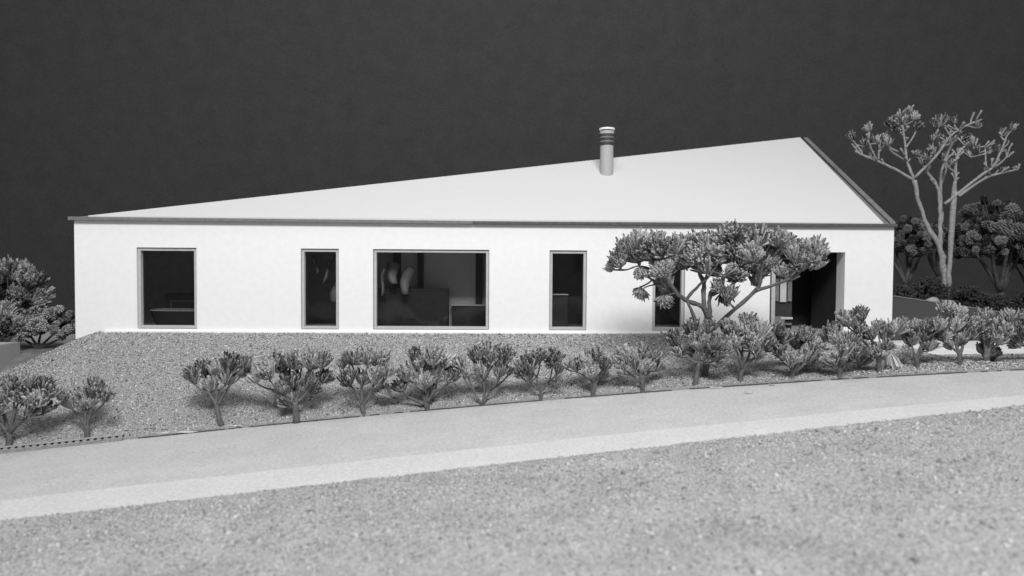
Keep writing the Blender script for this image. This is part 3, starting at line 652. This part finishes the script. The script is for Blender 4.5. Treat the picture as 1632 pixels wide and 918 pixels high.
BIG= ((16.23, -3.06, -0.69), [[(0.0, 0.0, 0.0, 0.117), (0.07, 0.0, 0.56, 0.117), (0.15, 0.0, 1.01, 0.124), (0.07, 0.0, 1.35, 0.131)], [(0.07, 0.0, 1.35, 0.102), (-0.1, -0.07, 1.62, 0.088), (-0.51, -0.14, 1.78, 0.08), (-0.78, -0.21, 2.01, 0.073), (-1.02, -0.28, 2.33, 0.058), (-1.26, -0.35, 2.69, 0.044)], [(-0.48, -0.15, 1.79, 0.058), (-0.24, -0.1, 1.28, 0.058), (-0.08, -0.05, 0.57, 0.066)], [(0.07, 0.0, 1.35, 0.102), (-0.04, 0.05, 1.82, 0.095), (-0.0, 0.1, 2.15, 0.08), (-0.17, 0.15, 2.55, 0.058), (-0.32, 0.2, 2.92, 0.044)], [(0.14, 0.0, 1.35, 0.095), (0.11, 0.02, 1.71, 0.073), (0.19, 0.05, 2.01, 0.073), (0.48, 0.07, 2.34, 0.058), (0.78, 0.1, 2.85, 0.044)], [(-0.47, -0.1, 1.79, 0.058), (-0.26, -0.17, 2.06, 0.051), (0.01, -0.23, 2.34, 0.051), (0.28, -0.3, 2.77, 0.036)], [(0.07, 0.0, 0.93, 0.088), (0.51, -0.09, 1.43, 0.073), (1.14, -0.18, 2.01, 0.073), (1.22, -0.26, 2.35, 0.051), (1.21, -0.35, 2.71, 0.044)], [(1.08, -0.35, 2.01, 0.066), (1.6, -0.31, 2.18, 0.051), (1.98, -0.27, 2.35, 0.051), (2.32, -0.24, 2.72, 0.044), (2.54, -0.2, 3.01, 0.036)], [(-0.75, -0.1, 2.01, 0.051), (-1.18, -0.03, 2.18, 0.044), (-1.46, 0.03, 2.44, 0.036), (-1.71, 0.1, 2.84, 0.029)], [(-1.0, -0.2, 2.3, 0.044), (-1.3, -0.23, 2.48, 0.029), (-1.63, -0.25, 2.56, 0.029), (-1.92, -0.27, 2.47, 0.029), (-2.26, -0.3, 2.47, 0.029)], [(0.18, 0.0, 1.89, 0.058), (0.64, 0.1, 2.11, 0.044), (1.19, 0.2, 2.56, 0.036), (1.67, 0.3, 3.09, 0.029)], [(-0.0, 0.1, 2.15, 0.058), (0.23, 0.25, 2.63, 0.044), (0.72, 0.4, 3.16, 0.036)], [(-1.0, -0.2, 2.16, 0.029), (-1.38, -0.3, 2.11, 0.026), (-1.59, -0.4, 2.02, 0.022)], [(0.29, 0.05, 2.11, 0.036), (0.38, -0.12, 1.9, 0.029), (0.44, -0.3, 1.79, 0.029)]], [(-2.33, -0.46, 2.5, 0.13), (-2.08, -0.48, 2.73, 0.26), (-1.82, 0.13, 3.03, 0.29), (-1.55, 0.04, 3.18, 0.29), (-1.13, 0.27, 3.19, 0.29), (-1.52, 0.51, 2.84, 0.26), (-1.42, -0.42, 2.91, 0.29), (-1.17, -0.7, 2.97, 0.26), (-0.81, 0.5, 2.77, 0.26), (-0.84, -0.68, 3.05, 0.26), (-0.3, 0.44, 3.05, 0.29), (-0.35, -0.55, 3.14, 0.29), (0.13, 0.35, 3.23, 0.23), (0.34, 0.32, 3.23, 0.26), (0.62, 0.44, 3.35, 0.29), (0.69, 0.02, 3.43, 0.23), (1.07, 0.44, 3.27, 0.29), (1.05, -0.44, 3.24, 0.29), (1.57, 0.17, 3.2, 0.29), (1.64, -0.27, 3.22, 0.26), (2.14, 0.46, 3.1, 0.26), (2.2, 0.04, 3.03, 0.2), (2.33, -0.17, 3.08, 0.18), (2.64, -0.02, 3.09, 0.23), (2.42, -0.67, 2.89, 0.23), (2.32, -0.66, 2.7, 0.26), (2.34, -0.08, 2.86, 0.2), (1.98, -0.06, 2.91, 0.26), (1.87, 0.42, 2.91, 0.29), (1.37, 0.09, 2.86, 0.29), (0.86, -0.52, 2.89, 0.29), (0.66, -0.23, 2.95, 0.29), (0.54, 0.3, 2.86, 0.29), (0.07, -0.02, 2.85, 0.32), (-0.48, -0.69, 2.84, 0.29), (-0.49, 0.39, 2.7, 0.29), (-0.79, 0.38, 2.52, 0.26), (-1.24, -0.59, 2.48, 0.23), (-0.95, 0.01, 2.15, 0.23), (-1.56, -0.23, 2.39, -0.18), (-1.47, 0.05, 1.91, -0.19), (-1.01, -0.28, 1.73, -0.18), (-0.18, -0.4, 2.56, 0.26), (0.26, -0.16, 2.12, 0.2), (0.52, 0.18, 1.81, -0.2), (0.42, -0.58, 1.95, 0.23), (0.68, -0.42, 2.35, 0.2), (1.16, 0.11, 2.64, 0.26), (1.39, 0.12, 2.46, 0.2), (1.55, -0.03, 2.64, 0.23), (1.71, -0.2, 2.49, 0.2), (1.23, 0.1, 2.27, 0.18), (2.17, 0.31, 2.4, 0.23), (0.45, -0.45, 2.49, 0.2), (0.26, 0.12, 2.48, 0.2), (2.08, -0.45, 2.64, 0.23), (0.79, -0.31, 2.63, 0.23), (-0.64, 0.39, 2.92, 0.26), (-1.21, -0.15, 2.74, 0.23)])
TALL= ((25.47, 2.5, 0.81), [[(-0.02, 0.0, -0.0, 0.164), (-0.09, 0.0, 0.98, 0.145), (-0.29, 0.0, 1.76, 0.116), (-0.66, 0.0, 2.35, 0.087), (-0.98, 0.0, 3.22, 0.087), (-1.11, 0.0, 3.77, 0.096)], [(-1.13, 0.0, 3.77, 0.068), (-1.74, 0.02, 4.11, 0.058), (-2.27, 0.05, 4.36, 0.05), (-2.72, 0.07, 4.54, 0.042), (-2.96, 0.1, 4.67, 0.031)], [(-1.13, 0.0, 3.81, 0.058), (-1.29, 0.1, 4.34, 0.054), (-1.33, 0.2, 5.0, 0.046), (-1.36, 0.3, 5.51, 0.039)], [(-1.1, 0.0, 3.85, 0.058), (-0.52, -0.07, 4.48, 0.054), (-0.09, -0.15, 5.11, 0.046), (0.34, -0.23, 5.43, 0.039), (0.78, -0.3, 5.61, 0.029)], [(-0.23, 0.0, 1.73, 0.087), (-0.21, 0.08, 2.36, 0.096), (-0.16, 0.16, 3.05, 0.096), (-0.25, 0.24, 3.61, 0.068), (-0.58, 0.32, 4.14, 0.058), (-0.99, 0.4, 4.74, 0.054)], [(-0.08, 0.3, 3.06, 0.077), (-0.1, 0.27, 3.94, 0.069), (0.1, 0.23, 4.73, 0.058), (0.31, 0.2, 5.21, 0.046)], [(-0.01, -0.1, 0.4, 0.096), (-0.01, -0.14, 1.57, 0.106), (0.04, -0.18, 3.12, 0.106), (0.05, -0.22, 3.89, 0.068), (0.05, -0.26, 4.46, 0.054), (0.27, -0.3, 4.8, 0.039)], [(-0.26, -0.2, 3.02, 0.068), (0.18, -0.26, 3.4, 0.062), (0.81, -0.32, 3.92, 0.058), (1.1, -0.38, 4.15, 0.05), (1.25, -0.44, 4.49, 0.039), (1.39, -0.5, 4.92, 0.031)], [(0.12, -0.3, 3.26, 0.058), (0.97, -0.23, 3.82, 0.05), (1.61, -0.17, 4.01, 0.039), (2.09, -0.1, 4.12, 0.029)], [(-1.58, 0.1, 4.65, 0.039), (-1.92, 0.1, 4.84, 0.035), (-1.98, 0.1, 5.11, 0.029)], [(-1.37, 0.1, 4.4, 0.042), (-1.9, -0.05, 4.66, 0.035), (-2.06, -0.2, 4.89, 0.027)], [(-2.3, 0.0, 4.36, 0.035), (-2.51, -0.1, 4.65, 0.031), (-2.71, -0.2, 4.98, 0.025)], [(-2.26, 0.0, 4.4, 0.035), (-2.19, 0.1, 4.72, 0.031), (-2.09, 0.2, 5.05, 0.025)], [(-2.7, 0.1, 4.54, 0.031), (-2.82, 0.15, 4.78, 0.027), (-3.0, 0.2, 5.04, 0.023)], [(0.96, -0.3, 3.97, 0.039), (0.93, -0.3, 4.46, 0.035), (0.9, -0.3, 4.79, 0.025)], [(1.16, -0.3, 4.12, 0.035), (1.47, -0.35, 4.37, 0.031), (1.56, -0.4, 4.59, 0.025)], [(-0.13, 0.3, 3.55, 0.048), (0.12, 0.37, 4.16, 0.042), (-0.06, 0.43, 4.66, 0.046), (0.26, 0.5, 5.13, 0.035)], [(-1.34, 0.1, 4.79, 0.035), (-1.07, 0.2, 5.14, 0.031), (-0.88, 0.3, 5.43, 0.025)], [(-0.48, 0.0, 4.49, 0.039), (-0.62, -0.1, 4.75, 0.031), (-0.62, -0.2, 5.14, 0.025)], [(0.06, -0.2, 3.99, 0.039), (-0.3, -0.3, 4.22, 0.035), (-0.29, -0.4, 4.44, 0.031)]], [(-1.94, 0.18, 5.13, 0.15), (-2.06, -0.2, 4.91, 0.15), (-0.13, 0.22, 5.7, 0.19), (-0.03, -0.19, 5.58, 0.15), (-0.62, -0.21, 5.04, 0.17), (-0.06, -0.0, 5.04, 0.17), (0.82, -0.1, 5.46, 0.14), (-1.33, 0.03, 5.94, 0.15), (-2.7, 0.24, 4.7, 0.14), (-0.2, 0.13, 4.55, 0.15), (-0.14, -0.3, 4.3, 0.15), (1.13, -0.11, 4.69, 0.15), (1.74, 0.03, 4.13, 0.12), (2.08, -0.01, 4.17, 0.12), (-0.96, 0.13, 4.6, 0.15), (0.55, -0.01, 4.6, 0.17), (-3.25, -0.25, 5.06, 0.17), (-2.69, -0.15, 5.35, 0.17), (-2.56, 0.21, 4.99, 0.21), (-2.38, -0.09, 5.0, 0.17), (-1.7, 0.16, 5.59, 0.27), (-1.34, 0.29, 5.76, 0.25), (-1.1, 0.08, 5.76, 0.19), (-0.94, 0.11, 5.48, 0.17), (-1.65, 0.07, 5.32, 0.17), (-0.47, -0.11, 5.52, 0.23), (0.56, 0.25, 5.19, 0.21), (0.65, -0.02, 4.95, 0.23), (0.47, 0.25, 4.73, 0.15), (-0.84, -0.12, 4.43, 0.21), (1.84, 0.22, 5.29, 0.19), (2.11, 0.17, 5.47, 0.15), (1.59, 0.07, 4.76, 0.17), (-0.6, -0.03, 4.68, 0.17), (0.69, -0.22, 4.71, 0.17)])

LAB = {
'A': 'shrub cut off by the left edge, wide tufts over a forked stem at the roadside',
'B': 'small low shrub rooted at the row of flute holes, crown leaning left',
'C': 'shrub with a bare V-shaped fork just right of the wide gap in the row',
'D': 'wide shrub with a stout upright trunk and drooping leaves left of its trunk',
'E': 'rounded shrub on three thin stems, below the narrow window left of the widest one',
'F': 'bushy shrub on a short thick trunk with pale leaves fanned on its front',
'G': 'dense upright shrub on several crossing thin stems below the widest window',
'H': 'thin shrub with a long stem slanting left and a dark tuft low on its right',
'I': 'small flat-topped shrub on one short stem below the fourth window',
'J': 'shrub with a slanting left stem, between the flat-topped one and the big tree',
'K': 'shrub hiding the foot of the big tree, rooted left of its trunk',
'L': 'tall full shrub right of the big tree trunk with one long branch to the right',
'M': 'low sprawling shrub whose leaves touch the ground before the doorway post',
'N': 'low bushy shrub in front of the doorway floor',
'O': 'shrub under the right doorway jamb with one clump raised high to its left',
'P': 'shrub with a bright leaf cup low on its right, in front of the house corner',
'Q': 'shrub whose top clump rises in front of the dark retaining wall',
'R': 'dark-stemmed bushy shrub in front of the white patio slab',
'S': 'shrub cut off by the right edge, tufts reaching over the patio slab',
}
for code, base, fork, tufts in SHRUBS:
    b = list(base)
    shrub(code, tuple(b), fork, tufts, LAB[code], pale={'P': (0,), 'F': (1, ), 'K': (0,), 'D': (12,)}.get(code, ()), thick={'D': 1.25, 'F': 1.25, 'R': 1.3, 'H': .8, 'G': .8, 'A': 1.2}.get(code, 1))
# the tuft dangling head down beside the road
o = tag(empty('fallen_tuft', (20.42, -3.55, -.10)), 'pale leaf tuft hanging head down at the road edge in front of the house corner', 'leaf tuft')
put(PALE[0], o, 'leaf_tuft', (0, 0, 0), (0.05, -.15, -1), .38, flat=1.05)
MB().tube([(0, 0, 0), (.02, .05, .2), (.06, .12, .42)], [.018, .014, .012], 6).build('stalk', M['stem_pale'], o)

def traced_tree(name, label, data, stem_m, tuft_ms, part, group=None, fill=0, tw=.020, sm_=1.55, rs=.66):
    base, paths, tufts = data; r = random.Random(77)
    o = tag(empty(name, base), label, 'tree', group); mb = MB(); nodes = []
    for i, p in enumerate(paths):
        P = [Vector(q[:3]) for q in p]; R = [q[3] * rs for q in p]
        # refine the traced line so it bends softly
        pts, rad = [], []
        for k in range(len(P) - 1):
            for s_ in range(4):
                t = s_ / 4; a = P[max(k - 1, 0)]; b = P[k]; c = P[k + 1]; d = P[min(k + 2, len(P) - 1)]
                pts.append(.5 * ((2 * b) + (c - a) * t + (2 * a - 5 * b + 4 * c - d) * t * t + (3 * b - a - 3 * c + d) * t ** 3)); rad.append(R[k] + (R[k + 1] - R[k]) * t)
        pts.append(P[-1]); rad.append(R[-1])
        if i == 0: pts[0].z -= .1
        for q in range(1, len(pts) - 1):
            pts[q] += Vector((r.uniform(-1, 1), r.uniform(-1, 1), 0)) * rad[q] * .28; rad[q] *= r.uniform(.88, 1.16)
        m = MB().tube(pts, rad, 10, .3, r)
        if i == 0: m.build('trunk', stem_m, o, smooth=True)
        else: m.build('branch', stem_m, o, smooth=True)
        nodes += [(pts[k], rad[k]) for k in range(len(pts) // 3 if i else len(pts) - 1, len(pts))]
    mb = MB()
    for t in tufts:
        p = Vector(t[:3]); rad = abs(t[3])
        near = min(nodes, key=lambda q: (q[0] - p).length + (0 if q[0].z < p.z else .35))[0]
        d = (Vector((r.uniform(-.3, .3), -.3, -1)) if t[3] < 0 else ((p - near).normalized() * .55 + Vector((p.x * .16 + r.uniform(-.25, .25), r.uniform(-.5, .15), .8)))).normalized()
        sc = rad * sm_; bp = p - d * sc * .55
        mb.tube(bend(near, bp, 4, .1, r), [tw * 1.25, tw * 1.1, tw, tw, tw], 6, .2, r)
        put(r.choice(tuft_ms), o, part, bp, d, sc, r.uniform(0, 6))
        for q_ in range(fill if rad > .17 else 0):
            d2 = (d + Vector((r.uniform(-.9, .9), r.uniform(-.5, .9), r.uniform(-.3, .3)))).normalized()
            put(r.choice(tuft_ms), o, part, bp, d2, sc * r.uniform(.65, .85), r.uniform(0, 6))
    mb.build('twigs', stem_m, o, smooth=True)
    return o, nodes, mb
big, nodes, _ = traced_tree('big_model_tree', 'big spreading tree of dried tufts in front of the right half of the house wall', BIG, M['stem'], TUFT, 'leaf_tuft', fill=2)
tall, nodes, _ = traced_tree('tall_bare_tree', 'tall nearly bare tree with three pale stems behind the dark retaining wall', TALL, M['stem_pale'], BUD, 'flower_head', tw=.022, sm_=1.5, rs=.72)
# short bare spurs on the tall tree
r = random.Random(9); mb = MB()
up = [q for q in nodes if q[0].z > 3.6 and q[1] < .065]
for i in range(85):
    q, rr = r.choice(up); d = Vector((r.uniform(-.8, .8) + q.x * .15, r.uniform(-.6, .6), r.uniform(.2, 1.1))).normalized(); L_g = r.uniform(.14, .42)
    e = q + d * L_g; mb.tube(bend(q, e, 3, .12, r), [.026, .024, .022, .03], 5, .3, r)
    if r.random() < .6:
        e2 = q + d * L_g * .5 + (d + Vector((r.uniform(-.8, .8), r.uniform(-.6, .6), .3))).normalized() * L_g * .5
        mb.tube([q + d * L_g * .5, e2], [.022, .028], 5, .3, r)
mb.build('spurs', M['stem_pale'], tall, smooth=True)

def round_tree(name, label, base, crown, nheads, hr, seed, limbs=5, ms=HEAD, group=None, stem=.09, part='flower_head', shape=1.0, m=None, cat='tree'):
    """crown = (cx, cz, rx, ry, rz) in metres from the base"""
    r = random.Random(seed); o = tag(empty(name, base), label, cat, group); cx, cz, rx, ry, rz_ = crown
    mb = MB(); F = Vector((cx * .25, 0, max(.12, (cz - rz_) * .6))); mb.tube(bend((0, 0, -.15), F, 4, .05, r), [stem * 1.2, stem, stem * .9, stem * .9, stem], 8, .25, r)
    ends = []
    for i in range(limbs):
        t = math.pi * (i + .5) / limbs; e = Vector((cx + rx * .62 * math.cos(t), r.uniform(-.5, .5) * ry, cz - rz_ * .35 + rz_ * .5 * math.sin(t)))
        l = bend(F, e, 6, .07, r); mb.tube(l, [stem * .75 * (1 - k * .1) for k in range(7)], 7, .25, r); ends += l[3:]
    for i in range(nheads):
        # heads sit on the outside of the crown
        while True:
            d = Vector((r.gauss(0, 1), r.gauss(0, 1), r.gauss(0, 1))).normalized()
            if d.z > -.35: break
        k = r.uniform(.62, 1.04) * (1 + .12 * math.sin(d.x * 5 + seed) + .08 * math.sin(d.x * 11 + 2 * seed))
        p = Vector((cx + d.x * rx * k, d.y * ry * k, cz + d.z * rz_ * k)); sc = hr * r.uniform(.8, 1.3)
        near = min(ends, key=lambda q: (q - p).length); mb.tube(bend(near, p, 2, .1, r), [.022, .018, .016], 5, .2, r)
        put(r.choice(ms), o, part, p, (d + Vector((0, 0, .7))).normalized(), sc, r.uniform(0, 6))
    mb.build('trunk', m or M['stem_back'], o, smooth=True); return o
G = 'round-crowned trees on the raised bed'
round_tree('round_model_tree', 'round-crowned tree right behind the house corner, left of the tall bare tree', (25.0, 4.0, .62), (.12, 1.95, 1.05, .8, .85), 100, .135, 21, group=G)
round_tree('round_model_tree', 'largest round-crowned tree, right of the tall bare tree, reaching the right edge', (28.4, 4.2, .55), (-.05, 2.15, 1.75, 1.1, 1.35), 220, .15, 22, limbs=5, group=G, stem=.12)
round_tree('round_model_tree', 'round-crowned tree partly cut off at the right edge behind the largest one', (30.2, 5.2, .5), (0, 1.9, 1.2, 1.0, 1.2), 80, .15, 23, group=G)
round_tree('round_model_tree', 'small low crown filling in between the two bigger round crowns', (26.75, 5.0, .6), (0, 2.15, .8, .6, .55), 60, .13, 27, group=G)
G = 'bushes left of the house'
round_tree('round_bush', 'low wide bush of round heads touching the left end of the house', (-2.35, 2.2, -.85), (0.15, .72, 1.35, .7, .62), 120, .12, 24, ms=HEAD_L, group=G, cat='bush', stem=.06)
round_tree('cup_bush', 'taller bush of cup-shaped tufts at the left edge behind the low round one', (-4.2, 3.6, -.8), (-.05, 1.35, 1.25, .8, .9), 50, .42, 25, ms=BUD_L, group=G, cat='bush', part='leaf_tuft')
round_tree('cup_bush', 'small bush at the left edge just behind the planter tray', (-3.3, 1.7, -.8), (0, .75, .9, .5, .6), 26, .36, 26, ms=BUD_L, group=G, cat='bush', part='leaf_tuft', stem=.06)
# dark mossy low bushes along the top of the retaining wall
DARK = [tuft_mesh('moss_head', M['leaf_dark'], 600 + i, n=40, spread=120, lmin=.6, lmax=.9, w=.1, curl=.1) for i in range(4)]
G = 'dark mossy bushes along the top of the retaining wall'
for i, (x, y, z, rx, rz_, lab) in enumerate([(23.6, 2.1, .72, .55, .32, 'dark mossy bush behind the wall next to the house corner'), (24.75, 2.4, .66, .75, .50, 'dark mossy bush behind the wall left of the tall bare trunk'),
                                     (26.1, 2.6, .50, .75, .48, 'dark mossy bush behind the wall right of the tall bare trunk'), (27.3, 2.9, .32, .9, .42, 'dark mossy bush behind the wall below the largest round tree'),
                                     (28.8, 3.2, .2, .9, .55, 'dark mossy bush behind the wall at the right edge')]):
    round_tree('mossy_bush', lab, (x, y, z), (0, rz_ * .6, rx, .5, rz_), 42, .20, 50 + i, ms=DARK, group=G, cat='bush', part='moss_head', stem=.04, m=M['leaf_dark'])
for i, (x, y, z, s_, lab) in enumerate([(24.55, 1.7, .84, .16, 'small pale rounded pebble on the wall top left of the tall bare trunk'), (25.05, 1.75, .80, .17, 'flatter pale pebble on the wall top beside the tall bare trunk')]):
    o = tag(empty('pebble', (x, y, z)), lab, 'pebble'); rr = random.Random(i); mb = MB()
    import bmesh
    bm = bmesh.new(); bmesh.ops.create_icosphere(bm, subdivisions=2, radius=s_)
    for v_ in bm.verts: v_.co = Vector((v_.co.x * 1.3, v_.co.y, v_.co.z * (.9 if i == 0 else .55))) * rr.uniform(.85, 1.1) * S
    me = bpy.data.meshes.new('stone'); bm.to_mesh(me); bm.free(); me.materials.append(M['planter']); me.shade_smooth()
    q = bpy.data.objects.new('stone', me); C.objects.link(q); q.parent = o
